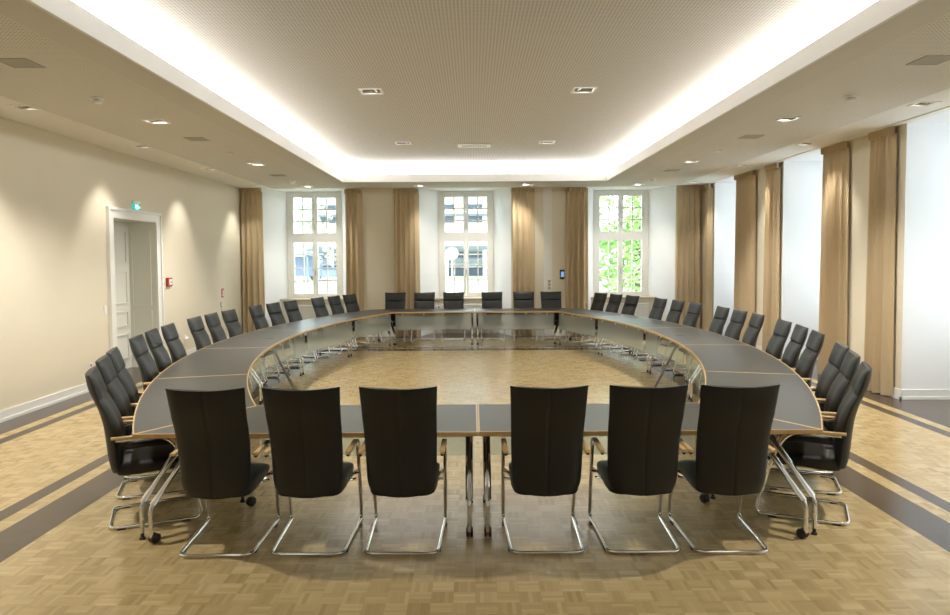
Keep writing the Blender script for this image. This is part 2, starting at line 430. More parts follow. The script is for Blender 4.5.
for (x0, x1, y0, y1) in ((CX0 - .03, CX0, CY0 - .03, CY1 + .03), (CX1, CX1 + .03, CY0 - .03, CY1 + .03), (CX0, CX1, CY0 - .03, CY0), (CX0, CX1, CY1, CY1 + .03)):
    cv.box(x0, x1, y0, y1, ZC - .004, ZC + .165)          # the upstand all round
for (x0, x1, y0, y1) in ((CX0 - PK, CX0 - .03, CY0 - PK, CY1 + PK), (CX1 + .03, CX1 + PK, CY0 - PK, CY1 + PK), (CX0 - .03, CX1 + .03, CY0 - PK, CY0 - .03), (CX0 - .03, CX1 + .03, CY1 + .03, CY1 + PK)):
    cv.box(x0, x1, y0, y1, ZC + .01, ZC + .03)            # trough floor
for (x0, x1, y0, y1) in ((CX0 - PK - .02, CX0 - PK, CY0 - PK, CY1 + PK), (CX1 + PK, CX1 + PK + .02, CY0 - PK, CY1 + PK), (CX0 - PK, CX1 + PK, CY0 - PK - .02, CY0 - PK), (CX0 - PK, CX1 + PK, CY1 + PK, CY1 + PK + .02)):
    cv.box(x0, x1, y0, y1, ZC + .01, ZU)
struct('ceiling_cove', cv, M['cove'])
up = holed('z', ZU, CX0 - PK, CX1 + PK, CY0 - PK, CY1 + PK, [hole(p, .12) for p in FIX_C])
struct('ceiling_upper', up, M['perfup'])
# luminous strips standing along the trough's outer side
def strip_light(x0, x1, y0, y1, label):
    cx, cy = (x0 + x1) / 2, (y0 + y1) / 2
    t = thing('cove_strip_light', label, 'light', (cx, cy, ZC + .03), 0, 'cove strip lights')
    hx, hy = (x1 - x0) / 2, (y1 - y0) / 2
    MB().box(-hx, hx, -hy, hy, .03, .345).build('diffuser', M['tube'], t, smooth=0)
    MB().box(-hx - .004, hx + .004, -hy - .004, hy + .004, 0, .03).build('housing', M['plate'], t, smooth=0)
a_ = PK - .01; b_ = PK - .04
strip_light(CX0 - a_, CX0 - b_, CY0 - .3, CY1 + .35, 'long glowing strip light in the ceiling cove along the door side')
strip_light(CX1 + b_, CX1 + a_, CY0 - .3, CY1 + .35, 'long glowing strip light in the ceiling cove along the curtained right side')
strip_light(CX0 - .35, CX1 + .35, CY1 + b_, CY1 + a_, 'glowing strip light in the ceiling cove before the back windows')

def nth(i): return ['first', 'second', 'third', 'fourth', 'fifth', 'sixth', 'seventh', 'eighth', 'ninth', 'tenth', 'eleventh', 'twelfth', 'thirteenth', 'fourteenth', 'fifteenth'][i]
def downlight(x, y, z, h, label, group, watt=0, aim=(0, 0, -1), size=80, tilt=0):
    t = thing('recessed_downlight', label, 'ceiling light', (x, y, z), 0, group)
    MB().ringprism([(-h - .02, -h - .02), (h + .02, -h - .02), (h + .02, h + .02), (-h - .02, h + .02)], [(-h + .006, -h + .006), (h - .006, -h + .006), (h - .006, h - .006), (-h + .006, h - .006)], -.010, .004).build('frame', M['plate'], t, smooth=0)
    hs = MB(); d = .11
    hs.box(-h, -h + .004, -h, h, 0, d); hs.box(h - .004, h, -h, h, 0, d); hs.box(-h, h, -h, -h + .004, 0, d); hs.box(-h, h, h - .004, h, 0, d); hs.box(-h, h, -h, h, d, d + .004)
    hs.build('housing', M['greyplate'], t, smooth=0)
    rf = MB().lathe([(.03, .085), (.045, .06), (.075, .03), (.07, .03), (.04, .062), (.028, .088)], 20); ro = rf.build('reflector', M['chrome'], t)
    lp = MB().lathe([(.001, .062), (.026, .062), (.03, .07), (.03, .09), (.001, .092)], 16).build('lamp', M['lamp'], ro)
    ro.rotation_euler = (0, tilt, 0)
    if watt:
        L = bpy.data.lights.new('downlight_lamp', 'SPOT'); L.energy = watt; L.color = (1, .945, .86); L.spot_size = math.radians(size); L.spot_blend = .75; L.shadow_soft_size = .04
        o = bpy.data.objects.new('downlight_lamp', L); C.objects.link(o); o.parent = t; o.location = (0, 0, .02)
        o.rotation_euler = Vector(aim).to_track_quat('-Z', 'Y').to_euler()
    return t
WA, WB, WM, WC = 24, 88, 32, 14
for k, (x, y) in enumerate(FIX_A):
    s = -1 if x < 0 else 1; q = k % 5
    side = 'door wall' if s < 0 else 'curtained right wall'
    downlight(x, y, ZS, HS, 'recessed downlight in the plain strip beside the %s, %s from the front' % (side, nth(q)), 'wall-washing downlights', WA, (s * .22, 0, -1), 70, s * .4)
for k, (x, y) in enumerate(FIX_B):
    s = -1 if x < 0 else 1; q = k % 4
    side = 'door side' if s < 0 else 'curtained right side'
    downlight(x, y, ZC, HS, 'recessed downlight in the perforated ceiling on the %s, %s from the front' % (side, nth(q)), 'downlights in the perforated ring', WB if q < 3 else WM, (0, .55 if q == 3 else 0, -1), 90 if q == 3 else 130, s * .3)
for k, (x, y) in enumerate(FIX_M):
    downlight(x, y, ZC, HS, 'flat recessed downlight above the curtain on the %s of the middle window' % ('left' if k == 0 else 'right'), 'downlights before the back wall', WM, (-.45 if x > 0 else .45, .5, -1), 90)
for k, (x, y) in enumerate(FIX_C):
    downlight(x, y, ZU, .12, 'square recessed spotlight in the raised ceiling, %s pair, %s one' % ('nearer' if k < 2 else 'farther', 'left' if x < 0 else 'right'), 'spotlights in the raised ceiling', WC, size=140, tilt=.5 if x < 0 else -.5)

v = thing('ceiling_vent', 'long white framed air vent in the middle of the raised ceiling', 'vent', (.03, 12.70, ZU))
MB().ringprism([(-.30, -.14), (.30, -.14), (.30, .14), (-.30, .14)], [(-.265, -.105), (.265, -.105), (.265, .105), (-.265, .105)], -.014, 0).build('frame', M['white'], v, smooth=0)
MB().box(-.265, .265, -.105, .105, -.006, -.001).build('grille', M['perfup'], v, smooth=0)
for s in (-1, 1): MB().box(s * .245 - .012, s * .245 + .012, -.10, .10, -.012, -.002).build('slot', M['white'], v, smooth=0)
for k, (x, y) in enumerate([(-3.78, 5.84), (-3.78, 9.53), (-3.85, 13.7), (3.90, 5.91), (3.86, 9.60), (3.83, 13.3)]):
    side = 'door side' if x < 0 else 'curtained right side'
    g = thing('ceiling_speaker', 'grey square grille in the perforated ceiling, %s, %s from the front' % (side, nth(k % 3)), 'speaker', (x, y, ZC), 0, 'grey ceiling grilles')
    MB().ringprism([(-.135, -.135), (.135, -.135), (.135, .135), (-.135, .135)], [(-.125, -.125), (.125, -.125), (.125, .125), (-.125, .125)], -.006, -.0005).build('frame', M['fab'], g, smooth=0)
    MB().box(-.125, .125, -.125, .125, -.004, -.0005).build('grille', M['fab'], g, smooth=0)
for k, (x, y) in enumerate([(-3.82, 7.10), (-3.84, 14.71), (3.94, 7.21), (3.84, 14.75)]):
    s = thing('smoke_detector', 'small round white smoke detector on the ceiling, %s %s' % ('nearer the front,' if k % 2 == 0 else 'near the back windows,', 'door side' if x < 0 else 'curtained right side'), 'smoke detector', (x, y, ZC), 0, 'smoke detectors')
    MB().lathe([(.001, 0), (.062, 0), (.062, -.016), (.055, -.022), (.001, -.022)], 24).build('base', M['plate'], s)
    MB().lathe([(.001, -.020), (.040, -.020), (.040, -.030), (.001, -.030)], 24).build('sensor_slot', M['greyplate'], s)
    MB().lathe([(.001, -.029), (.046, -.029), (.042, -.048), (.030, -.056), (.001, -.058)], 24).build('cap', M['plate'], s)
for k, (x, y) in enumerate([(-3.776, 10.8), (3.86, 10.89)]):
    s = tag(MB().rbox(-.05, .05, -.05, .05, -.014, 0, .005).build('ceiling_sensor', M['plate'], None, (x, y, ZC), 30), 'tiny white flat plate on the ceiling of the %s' % ('door side' if x < 0 else 'curtained right side'), 'sensor', 'ceiling sensor plates')

# ------------------------------------------------------------------ conference tables: mitred ring of fourteen
TX, TF, TB, TA, TW, TR = .025, 4.527, 15.604, 2.30, .876, 12.227
TY = (TF + TB) / 2; TH = math.asin((TB - TF) / 2 / TR); TCX = TA - TR * math.cos(TH)
THI = math.asin(((TB - TF) / 2 - TW) / (TR - TW))
def arcp(r, ang, s): return (TX + s * (TCX + r * math.cos(ang)), TY + r * math.sin(ang))
def inset(poly, d):
    n = len(poly); out = []
    for i in range(n):
        a, b, c = (Vector(poly[i - 1]), Vector(poly[i]), Vector(poly[(i + 1) % n]))
        u = (b - a).normalized(); w = (c - b).normalized()
        n1 = Vector((-u.y, u.x)); n2 = Vector((-w.y, w.x)); k = 1 + n1.dot(n2)
        out.append(tuple(b + (n1 + n2) * (d / k)))
    return out
def area(p): return sum(p[i - 1][0] * p[i][1] - p[i][0] * p[i - 1][1] for i in range(len(p))) / 2
def make_table(outer, inner, label, group, casters, cable=None):
    """outer and inner: edge points running the same way, end to end"""
    poly = list(outer) + list(reversed(inner))
    rev = area(poly) < 0
    if rev: poly.reverse()
    cx = sum(p[0] for p in poly) / len(poly); cy = sum(p[1] for p in poly) / len(poly)
    L = lambda p: (p[0] - cx, p[1] - cy)
    poly = inset([L(p) for p in poly], .0015)
    t = thing('conference_table', label, 'table', (cx, cy, 0), 0, group)
    MB().prism(inset(poly, 0.0105), .712, .7395).build('tabletop', M['lino'], t, smooth=0)
    MB().ringprism(poly, inset(poly, 0.0105), .711, .740).build('edge_band', M['beech'], t, smooth=0)
    MB().prism(inset(poly, .03), .700, .712).build('underside', M['under'], t, smooth=0)
    # frosted modesty panel under the inner edge
    I = [Vector(L(p)) for p in inner]; O = [Vector(L(p)) for p in outer]
    mid = sum(O, Vector((0, 0))) / len(O) - sum(I, Vector((0, 0))) / len(I); mid.normalize()
    if len(I) == 2: I = [I[0].lerp(I[1], k / 8) for k in range(9)]
    I[0] = I[0].lerp(I[1], .25); I[-1] = I[-1].lerp(I[-2], .25)
    loop = [p + mid * .050 for p in I] + [p + mid * .058 for p in reversed(I)]
    if area(loop) < 0: loop.reverse()
    MB().prism([tuple(p) for p in loop], .345, .692).build('modesty_panel', M['frost'], t, smooth=30)
    for q in (.12, .38, .62, .88):
        f = q * (len(I) - 1); i = int(f); p = I[i].lerp(I[i + 1], f - i) + mid * .054
        MB().lathe([(.016, .665), (.016, .705)], 12, (p.x, p.y, 0)).build('panel_clamp', M['steel'], t)
    # a leg frame at either end
    ctr = Vector((0, 0))
    for e in (0, -1):
        o_, i_ = Vector(L(outer[e])), Vector(L(inner[e]))
        d = (i_ - o_); ln = d.length; d.normalize()
        nn = Vector((-d.y, d.x))
        if nn.dot(ctr - (o_ + i_) / 2) < 0: nn = -nn
        base = o_ + nn * (.062 if ln < .95 else (.095 if casters else .03))
        P = lambda tt, z: (base.x + d.x * tt, base.y + d.y * tt, z)
        mb = MB(); fo, fi, tc = (.055 if casters else .07), ln - .13, ln / 2
        zk = .245
        for (ft, s) in ((fo, -1), (fi, 1)):
            zb = .045
            mb.tube(fillet([P(tc + s * .05, .672), P(ft, zk), P(ft, zb)], .05, 5), .0155, 12)
            k0 = Vector(P(tc + s * .04, .680)); k1 = Vector(P(ft, zk)); k1 = k0.lerp(k1, .97)
            mb.tube([k0, k1], .027, 12, ry=.017)
        mb.tube([P(tc - .16, .688), P(tc + .16, .688)], .03, 8, ry=.012)
        lg = mb.build('leg_frame', M['chrome'], t)
        for (ft, s) in ((fo, -1), (fi, 1)):
            p = Vector(P(ft, 0))
            if casters:
                w = p + Vector((d.x, d.y, 0)) * (-s * .022)
                ax = Vector((nn.x, nn.y, 0)); q0 = w + ax * .004 + Vector((0, 0, .034)); q1 = w + ax * .030 + Vector((0, 0, .034))
                c = MB()
                for (a, b) in ((w + ax * .005, w + ax * .024), (w - ax * .024, w - ax * .005)):
                    z = Vector((0, 0, .034)); a, b = a + z, b + z
                    c.tube([a, a.lerp(b, .2), a.lerp(b, .8), b], [.029, .034, .034, .029], 20)
                c.build('caster', M['wheel'], lg)
                br_ = MB().tube([tuple(w + Vector((0, 0, .030)) - ax * .004), tuple(w + Vector((0, 0, .030)) + ax * .004)], .024, 10)
                br_.tube([tuple(p + Vector((0, 0, .030))), tuple(p + Vector((0, 0, .066)))], .012, 8); br_.build('caster_fork', M['redtag'] if ft == fo else M['black'], lg)
            else:
                MB().lathe([(.02, 0), (.02, .012), (.012, .02), (.012, .05)], 14, (p.x, p.y, 0)).build('glide', M['black'], lg)
    if cable:
        a = [Vector((x - cx, y - cy, z)) for x, y, z in cable]
        path = fillet(a, .25, 10); c = MB(); pts = []
        acc = 0
        for i in range(len(path) - 1):
            s = path[i + 1] - path[i]
            while acc < s.length:
                pts.append((path[i] + s.normalized() * acc, s.normalized())); acc += .032
            acc -= s.length
        for p, s in pts: c.tube([p - s * .012, p + s * .012], .020, 8)
        c.tube([p for p, s in pts], .009, 6)
        c.build('cable_spine', M['greyplate'], t)
        px, py = cable[0][0] - cx, cable[0][1] - cy
        s = -1 if cable[0][0] < 0 else 1
        MB().box(px + s * .0 - .06, px + .06, py - .02, py + .02, .738, .7405).build('cable_port', M['black'], t, smooth=0)
    return t
FI = TCX + (TR - TW) * math.cos(THI)          # inner half width of the straight tables
for s, sd in ((-1, 'door-side'), (1, 'curtain-side')):
    for (y0, y1, where) in ((TF, TF + TW, 'front'), (TB, TB - TW, 'back')):
        make_table([(TX, y0), (TX + s * TA, y0)], [(TX, y1), (TX + s * FI, y1)],
                   'straight grey table forming the %s half of the %s row' % (sd, where), 'tables of the conference ring', True)
    for k in range(5):
        a0, a1 = -TH + 2 * TH * k / 5, -TH + 2 * TH * (k + 1) / 5
        b0, b1 = (-THI if k == 0 else a0), (THI if k == 4 else a1)
        outer = [arcp(TR, a0 + (a1 - a0) * q / 10, s) for q in range(11)]
        inner = [arcp(TR - TW, b0 + (b1 - b0) * q / 10, s) for q in range(11)]
        side = "door wall's" if s < 0 else "curtained right wall's"
        cab = [(-2.98, 9.99, .70), (-2.74, 9.72, .40), (-2.55, 9.74, .02)] if k == 2 and s < 0 else ([(3.02, 10.03, .70), (2.78, 9.76, .40), (2.59, 9.78, .02)] if k == 2 else None)
        make_table(outer, inner, "curved grey table on the %s side of the ring, %s from the front" % (side, nth(k)), 'tables of the conference ring', False, cab)

# ------------------------------------------------------------------ conference chair, facing +y
def back_mesh():
    mb = MB(); nu, nv = 14, 26
    rear = [(.36, -.285), (.42, -.300), (.52, -.312), (.62, -.320), (.74, -.334), (.84, -.358), (.93, -.392), (1.0, -.418), (1.06, -.430), (1.12, -.436)]
    th = [(.36, .060), (.42, .085), (.52, .104), (.62, .110), (.74, .098), (.84, .082), (.915, .066), (.945, .074), (1.0, .078), (1.06, .068), (1.10, .052), (1.12, .030)]
    hw = [(.36, .185), (.40, .210), (.46, .222), (.62, .228), (.80, .232), (.97, .236), (1.12, .243)]
    def ip(t, z):
        for (a, va), (b, vb) in zip(t, t[1:]):
            if z <= b: k = max(0, (z - a) / (b - a)); return va + (vb - va) * k
        return t[-1][1]
    def sm(t, z): return (ip(t, z - .02) + 2 * ip(t, z) + ip(t, z + .02)) / 4
    us = [-1, -.97, -.88, -.7, -.5, -.3, -.12, -.03, 0, .03, .12, .3, .5, .7, .88, .97, 1]
    zs = [.362, .368, .385, .41] + [.44 + .04 * k for k in range(11)] + [.875, .90, .915, .923, .930, .937, .945, .96] + [.985, 1.01, 1.04, 1.07, 1.09, 1.105, 1.114, 1.118]
    rings = []
    for z in zs:
        ring = []
        w = ip(hw, z); yr = sm(rear, z); t = ip(th, z)
        if z < .39: t *= .55 + .45 * (z - .362) / .028
        lift = lambda u: (.014 * u * u - .006) * max(0, (z - .9) / .2) + (.020 * u * u) * max(0, (.5 - z) / .14)
        for u in us:                               # rear skin, left to right
            e = 1 - abs(u) ** 8
            groove = .004 if abs(u) < .01 else 0
            ring.append((u * w, yr + .028 * u * u + groove + (1 - e) * t * .38, z + lift(u)))
        gz = .014 * math.exp(-((z - .93) / .009) ** 2)
        for u in reversed(us):                     # front skin
            e = 1 - abs(u) ** 6
            ring.append((u * w, yr + .028 * u * u + t * (.40 + .60 * e) - gz * (1 - abs(u) ** 10), z + lift(u)))
        rings.append(ring)
    mb.loft([[(x, y, .372 + (z - .362) * .962) for x, y, z in r_] for r_ in rings]); return mb
def seat_mesh():
    mb = MB(); rings = []
    prof = [(0, .372, .82), (.012, .362, .90), (.05, .356, .96), (.14, .358, 1), (.28, .366, 1), (.38, .372, 1), (.445, .380, .99), (.475, .395, .97), (.488, .415, .93)]
    y0 = -.245
    for d, zb, wf in prof:
        zt = .472 - .012 * ((d - .2) / .27) ** 2 - (.02 if d < .01 else 0)
        if d > .445: zt -= .012 * ((d - .445) / .038) ** 1.5 * 2
        w = .222 * wf; ring = []; m = (zb + zt) / 2; hh = (zt - zb) / 2
        for k in range(28):
            a = 2 * PI * k / 28; c, s = math.cos(a), math.sin(a)
            ring.append((w * math.copysign(abs(c) ** .35, c), y0 + d, m + hh * math.copysign(abs(s) ** .5, s)))
        rings.append(ring)
    mb.loft(rings); return mb
def make_chair():
    t = thing('conference_chair', 'chair', 'chair')
    seat_mesh().build('seat', M['leather'], t, smooth=60)
    back_mesh().build('backrest', M['leather'], t, smooth=60)
    W_ = .236; rz = .0125; mb = MB()
    AW, FW, RW = .262, .252, .230
    pts = [(AW, -.24, .640), (AW, .10, .640), (AW - .004, .205, .43), (FW, .315, rz), (RW, -.30, rz), (-RW, -.30, rz), (-FW, .315, rz), (-AW + .004, .205, .43), (-AW, .10, .640), (-AW, -.24, .640)]
    mb.tube(fillet(pts, {1: .10, 2: .20, 3: .06, 4: .07, 5: .07, 6: .06, 7: .20, 8: .10}, 7), .0125, 12)
    mb.build('cantilever_frame', M['chrome'], t)
    sf = MB()
    for y in (.02, .16): sf.tube([(-AW + .006, y + .04, .385), (-.16, y, .372), (.16, y, .372), (AW - .006, y + .04, .385)], .009, 8)
    for x in (-1, 1): sf.tube([(x * (AW - .006), .205, .40), (x * (AW - .04), .19, .385), (x * (W_ - .04), -.16, .375)], .009, 8)
    sf.build('seat_support', M['chrome'], t)
    for x in (-1, 1):                               # laminated beech arm following the tube
        p = fillet([(x * AW, -.27, .657), (x * AW, .115, .657), (x * (AW - .004), .212, .455)], .105, 8)
        rings = []
        for i, q in enumerate(p):
            tt = (p[min(i + 1, len(p) - 1)] - p[max(i - 1, 0)]).normalized(); nn = Vector((0, -tt.z, tt.y))
            h = .0085; w = .017 if i < len(p) - 4 else .017 - .002 * (i - len(p) + 5)
            rings.append([q + Vector((sx * w, 0, 0)) + nn * (sz * h) for sx, sz in ((-1, -.6), (-.8, -1), (.8, -1), (1, -.6), (1, .6), (.8, 1), (-.8, 1), (-1, .6))])
        MB().loft(rings).build('armrest', M['beech'], t, smooth=50)
        MB().tube([(x * AW, -.258, .640), (x * AW, -.232, .640)], 0.0105, 10).build('arm_end_cap', M['black'], t)
        for y, gx in ((-.22, .234), (.20, .254)): MB().rbox(x * gx - .014, x * gx + .014, y - .03, y + .03, 0, .012, .004).build('glide', M['black'], t)
    return t
proto = make_chair(); used = [False]
def place_chair(x, y, rz, label, group):
    t = proto if not used[0] else copy_tree(proto)
    used[0] = True
    t.location = (x, y, 0); t.rotation_euler = (0, 0, rz); t['label'] = label; t['group'] = group
    return t
ORD = ['first', 'second', 'third']
FX = [-1.668, -1.075, -.468, .462, 1.085, 1.655]
for i, x in enumerate(FX):
    w = ('%s chair from the left end' % nth(i)) if i < 3 else ('%s chair from the right end' % nth(5 - i))
    place_chair(x, 4.612 - (.01 if i in (0, 5) else 0), math.radians([1.2, .3, -.4, .5, -.6, -1.5][i]), 'black leather chair seen from behind in the front row, %s' % w.replace(' chair', ''), 'chairs along the front row')
BX = [-1.80, -1.135, -.455, .425, 1.155, 1.795]
for i, x in enumerate(BX):
    w = ('%s chair from its left end' % nth(i)) if i < 3 else ('%s chair from its right end' % nth(5 - i))
    place_chair(x, 15.50, PI + math.radians([.5, -.4, .8, 0, -.5, .6][i]), 'black leather chair facing the viewer in the far row, %s' % w.replace(' chair', ''), 'chairs along the back row')
for s in (-1, 1):
    for k in range(5):
        ac = -TH + 2 * TH * (k + .5) / 5
        for j in range(3):
            off = {0: (-.60, .06, .60), 4: (-.62, 0, .56)}.get(k, (-.64, .0, .64))[j]
            a = ac + off / (TR - .1)
            x, y = arcp(TR - (.14 if s < 0 else .12), a, s)
            dx, dy = -s * math.cos(a), -math.sin(a)
            rz = math.atan2(-dx, dy) + math.radians(random.uniform(-2, 2))
            side = 'door side' if s < 0 else 'curtained right side'
            place_chair(x, y, rz, 'black leather chair on the %s of the tables, %s from the front' % (side, nth(k * 3 + j)), 'chairs along the %s' % ('door side' if s < 0 else 'curtained side'))

# ------------------------------------------------------------------ curtains
def curtain(label, p0, p1, nrm, flare=1.06, folds=None, z1=3.545, seed=1, off=.09, dep=.06):
    rnd = random.Random(seed)
    a, b, n = Vector((*p0, 0)), Vector((*p1, 0)), Vector((*nrm, 0))
    ln = (b - a).length; u = (b - a).normalized(); F = folds or max(3, round(ln / .125))
    c0 = a + n * off; ph = [rnd.uniform(-.35, .35) for _ in range(F + 2)]; am = [rnd.uniform(.6, 1.15) for _ in range(F + 2)]
    ns = F * 10; zs = [0.015, .05, .2, .5, .9, 1.3, 1.8, 2.3, 2.7, 3.0, 3.2, 3.33, 3.40, 3.44]
    zs = [z for z in zs if z < z1 - .09] + [z1 - .09]
    def P(i, z, back):
        s = i / ns; h = z / z1
        w = 1 + (flare - 1) * (1 - h) ** 1.3
        q = s * F; f = int(min(q, F - 1)); r = q - f
        ampl = (1 - .85 * max(0, 1 - s / .1, 1 - (1 - s) / .1)) * dep * (am[f] * (1 - r) + am[f + 1] * r) * (.55 + .45 * (1 - h)) * (1 if z < z1 - .3 else .8)
        phase = 2 * PI * q + (ph[f] * (1 - r) + ph[f + 1] * r) * (1 - h) * 2.2
        d = ampl * math.sin(phase) + .012 * math.sin(phase * .5 + 1)
        eg = max(0, 1 - s / .14, 1 - (1 - s) / .14) ** 2; d -= eg * (off - .03) * .9; pos = c0 + u * ((s - .5) * w + .5) * ln + u * (.010 * math.cos(phase)) + n * (d - (0 if not back else .007))
        return (pos.x, pos.y, z)
    rings = []
    for z in zs: rings.append([P(i, z, 0) for i in range(ns + 1)] + [P(i, z, 1) for i in reversed(range(ns + 1))])
    o = MB().loft(rings).build('curtain', M['curtain'], smooth=70)
    tag(o, label, 'curtain', 'tan curtains')
    # gathered heading band, tighter pleats
    def H(i, z, back):
        s = i / (ns); d = .018 * math.sin(2 * PI * s * F * 2.0) * (1 if z > z1 - .05 else .7)
        pos = c0 + u * s * ln + n * (d + (.016 if not back else -.016)); return (pos.x, pos.y, z)
    rings = [[H(i, z, 0) for i in range(ns + 1)] + [H(i, z, 1) for i in reversed(range(ns + 1))] for z in (z1 - .10, z1 - .085, z1 - .04, z1 - .015, z1)]
    MB().loft(rings).build('heading_band', M['curtain'], o, smooth=70)
    return o
B, Rn = (0, -1), (-1, 0)
curtain('tan curtain in the far corner beside the door wall, left of the first window', (-5.56, YB), (-5.05, YB), B, 1.05, seed=1, z1=3.59)
curtain('narrow tan curtain hanging just right of the leftmost window', (-3.07, YB), (-2.66, YB), B, 1.06, seed=2)
curtain('tan curtain hanging just left of the middle window', (-1.90, YB), (-1.30, YB), B, 1.05, seed=3)
curtain('tan curtain just right of the middle window, beside the white duct', (.91, YB), (1.47, YB), B, 1.04, seed=4)
curtain('tan curtain beside the black wall device, left of the window with green trees', (2.22, YB), (2.75, YB), B, 1.05, seed=5)
curtain('broad tan curtain on the back wall, right of the window with green trees', (4.86, YB), (5.50, YB), B, 1.06, seed=6, z1=3.59)
curtain('tan curtain wrapping the far right corner onto the side wall', (XR, 16.42), (XR, 16.10), Rn, 1.08, seed=7, z1=3.59)
curtain('tan curtain on the far pier of the right wall, farther edge', (XR, 14.57), (XR, 13.62), Rn, 1.10, seed=8, z1=3.59, folds=8)
curtain('tan curtain on the far pier of the right wall, nearer edge', (XR, 13.03), (XR, 12.55), Rn, 1.10, seed=9, z1=3.59)
curtain('tan curtain on the near pier of the right wall, farther edge', (XR, 10.95), (XR, 10.26), Rn, 1.12, seed=10, z1=3.59)
curtain('tan floor-length curtain nearest the viewer on the right wall', (XR, 9.64), (XR, 9.12), Rn, 1.12, seed=11, z1=3.59)
tr = MB(); tr.box(XR - .16, XR - .12, YF, YB - .2, ZS - .012, ZS)
t_ = tag(tr.build('curtain_rail', M['strip'], None, smooth=0), 'slim white curtain track along the ceiling by the right wall', 'curtain rail')

# ------------------------------------------------------------------ small things on the walls
def plate(name, label, cat, loc, nrm, w, h, m, knob=None, group=None, d=.012):
    """a small plate; nrm '+x' faces into the room from the left wall, '-y' from the back wall, '-x' from the right wall"""
    t = thing(name, label, cat, loc, {'+x': -PI / 2, '-y': PI, '-x': PI / 2}[nrm], group)
    MB().rbox(-w / 2, w / 2, 0, d, -h / 2, h / 2, .004).build('plate', m, t, smooth=30)
    if knob == 'socket':
        MB().lathe([(.022, d - .002), (.022, d + .003), (.018, d + .003), (.016, d + .001), (.001, d + .001)], 20, axis='y').build('socket_insert', M['greyplate'], t)
    elif knob == 'switch':
        MB().rbox(-w * .33, w * .33, d - .002, d + .005, -h * .33, h * .33, .003).build('rocker', M['plate'], t, smooth=30)
    return t
plate('light_switch', 'dark switch plate between the door frame and the red alarm box', 'switch', (XL, 12.345, 1.52), '+x', .085, .13, M['greyplate'], 'switch')
plate('light_switch', 'small white switch plate just left of the door frame', 'switch', (XL, 10.40, 1.144), '+x', .08, .13, M['plate'], 'switch')
plate('light_switch', 'small grey switch below the red sign near the far left corner', 'switch', (XL, 15.18, .90), '+x', .07, .10, M['greyplate'], 'switch')
tag(MB().box(XL, XL + .012, 15.17, 15.19, .13, .85).build('wall_conduit', M['cream'], None, smooth=0), 'thin cable duct running down the wall below the grey switch', 'conduit')
plate('wall_socket', 'white wall socket low on the door wall, just before the door', 'socket', (XL, 9.95, .37), '+x', .08, .08, M['plate'], 'socket')
s = plate('wall_socket', 'white wall socket with a dark red insert, beside the door frame', 'socket', (XL, 10.12, .35), '+x', .08, .08, M['plate'])
MB().lathe([(.026, .008), (.026, .026), (.001, .028)], 16, axis='y').build('red_insert', M['redsign'], s)
plate('wall_socket', 'white socket low on the near right pier between two curtains', 'socket', (XR, 10.02, .36), '-x', .16, .08, M['plate'], 'socket')
plate('wall_socket', 'white double socket under the middle window', 'socket', (-.88, DEPTH_W - .28, .66), '-y', .14, .08, M['plate'], 'socket')
# fire alarm call box
a = thing('fire_alarm_box', 'red fire alarm call box on the wall right of the door', 'fire alarm', (XL - .002, 12.56, 1.49), -PI / 2)
MB().rbox(-.085, .085, 0, .055, -.08, .08, .008).build('housing', M['red'], a, smooth=30)
MB().rbox(-.055, .055, .054, .060, -.05, .05, .003).build('front_panel', M['plate'], a, smooth=30)
MB().lathe([(.018, .058), (.016, .066), (.001, .068)], 16, (0, 0, 0), 'y').build('push_button', M['black'], a)
# red fire sign with white pictogram
a = thing('fire_sign', 'small upright red fire sign with white pictogram near the far left corner', 'sign', (XL, 15.29, 1.15), -PI / 2)
MB().box(-.075, .075, 0, .006, -.10, .10).build('sign_board', M['redsign'], a, smooth=0)
g = MB(); g.box(-.050, -.015, .006, .008, -.075, .06); g.tube([(.02, .007, -.06), (.02, .007, .03), (-.0, .007, .06)], .006, 6); g.box(.01, .045, .006, .008, -.07, -.045)
g.build('pictogram', M['plate'], a, smooth=0)
# exit sign over the door
a = thing('exit_sign', 'lit green emergency exit sign mounted above the door frame', 'exit sign', (XL, 11.42, 2.775), -PI / 2)
MB().rbox(-.17, .17, 0, .055, .065, .125, .008).build('housing', M['plate'], a, smooth=30)
MB().rbox(-.16, .16, .012, .042, -.085, .066, .004).build('sign_box', M['exitgreen'], a, smooth=0)
g = MB()
g.box(-.035, .005, .042, .0445, -.062, .048)                         # doorway
g.prism([(0, 0)] * 0 or [(.03, 0), (.031, 0), (.031, .001)], 0, .001) if 0 else None
g.lathe([(.001, .0425), (.012, .0425), (.012, .0445), (.001, .0445)], 12, (.060, 0, .040), 'y')          # running figure
g.tube([(.058, .0435, .024), (.066, .0435, -.012)], .010, 6, ry=.002); g.tube([(.066, .0435, -.010), (.045, .0435, -.030), (.050, .0435, -.060)], .006, 6, ry=.002)
g.tube([(.066, .0435, -.010), (.085, .0435, -.032), (.106, .0435, -.030)], .006, 6, ry=.002); g.tube([(.058, .0435, .020), (.036, .0435, .006)], .005, 6, ry=.002); g.tube([(.058, .0435, .020), (.084, .0435, .004)], .005, 6, ry=.002)
g.add([(-.06, .0444, .03), (-.06, .0444, -.05), (-.115, .0444, -.01)], [(0, 1, 2)]); g.box(-.14, -.11, .042, .0445, -.022, .002)
g.build('pictogram', M['exitwhite'], a, smooth=0)
a.scale = (.75, .75, .75)
# door stop
a = thing('door_stop', 'white horizontal rod on a small bracket low on the wall right of the door', 'door stop', (XL - .002, 13.24, .40), -PI / 2)
MB().rbox(-.03, .03, 0, .02, -.04, .04, .005).build('bracket', M['plate'], a, smooth=30)
MB().tube([(0, .018, 0), (.0, .075, -.01)], .012, 10).build('rod', M['plate'], a)
MB().tube([(0, .06, -.01), (.15, .075, -.02)], .016, 10).build('bumper', M['plate'], a)
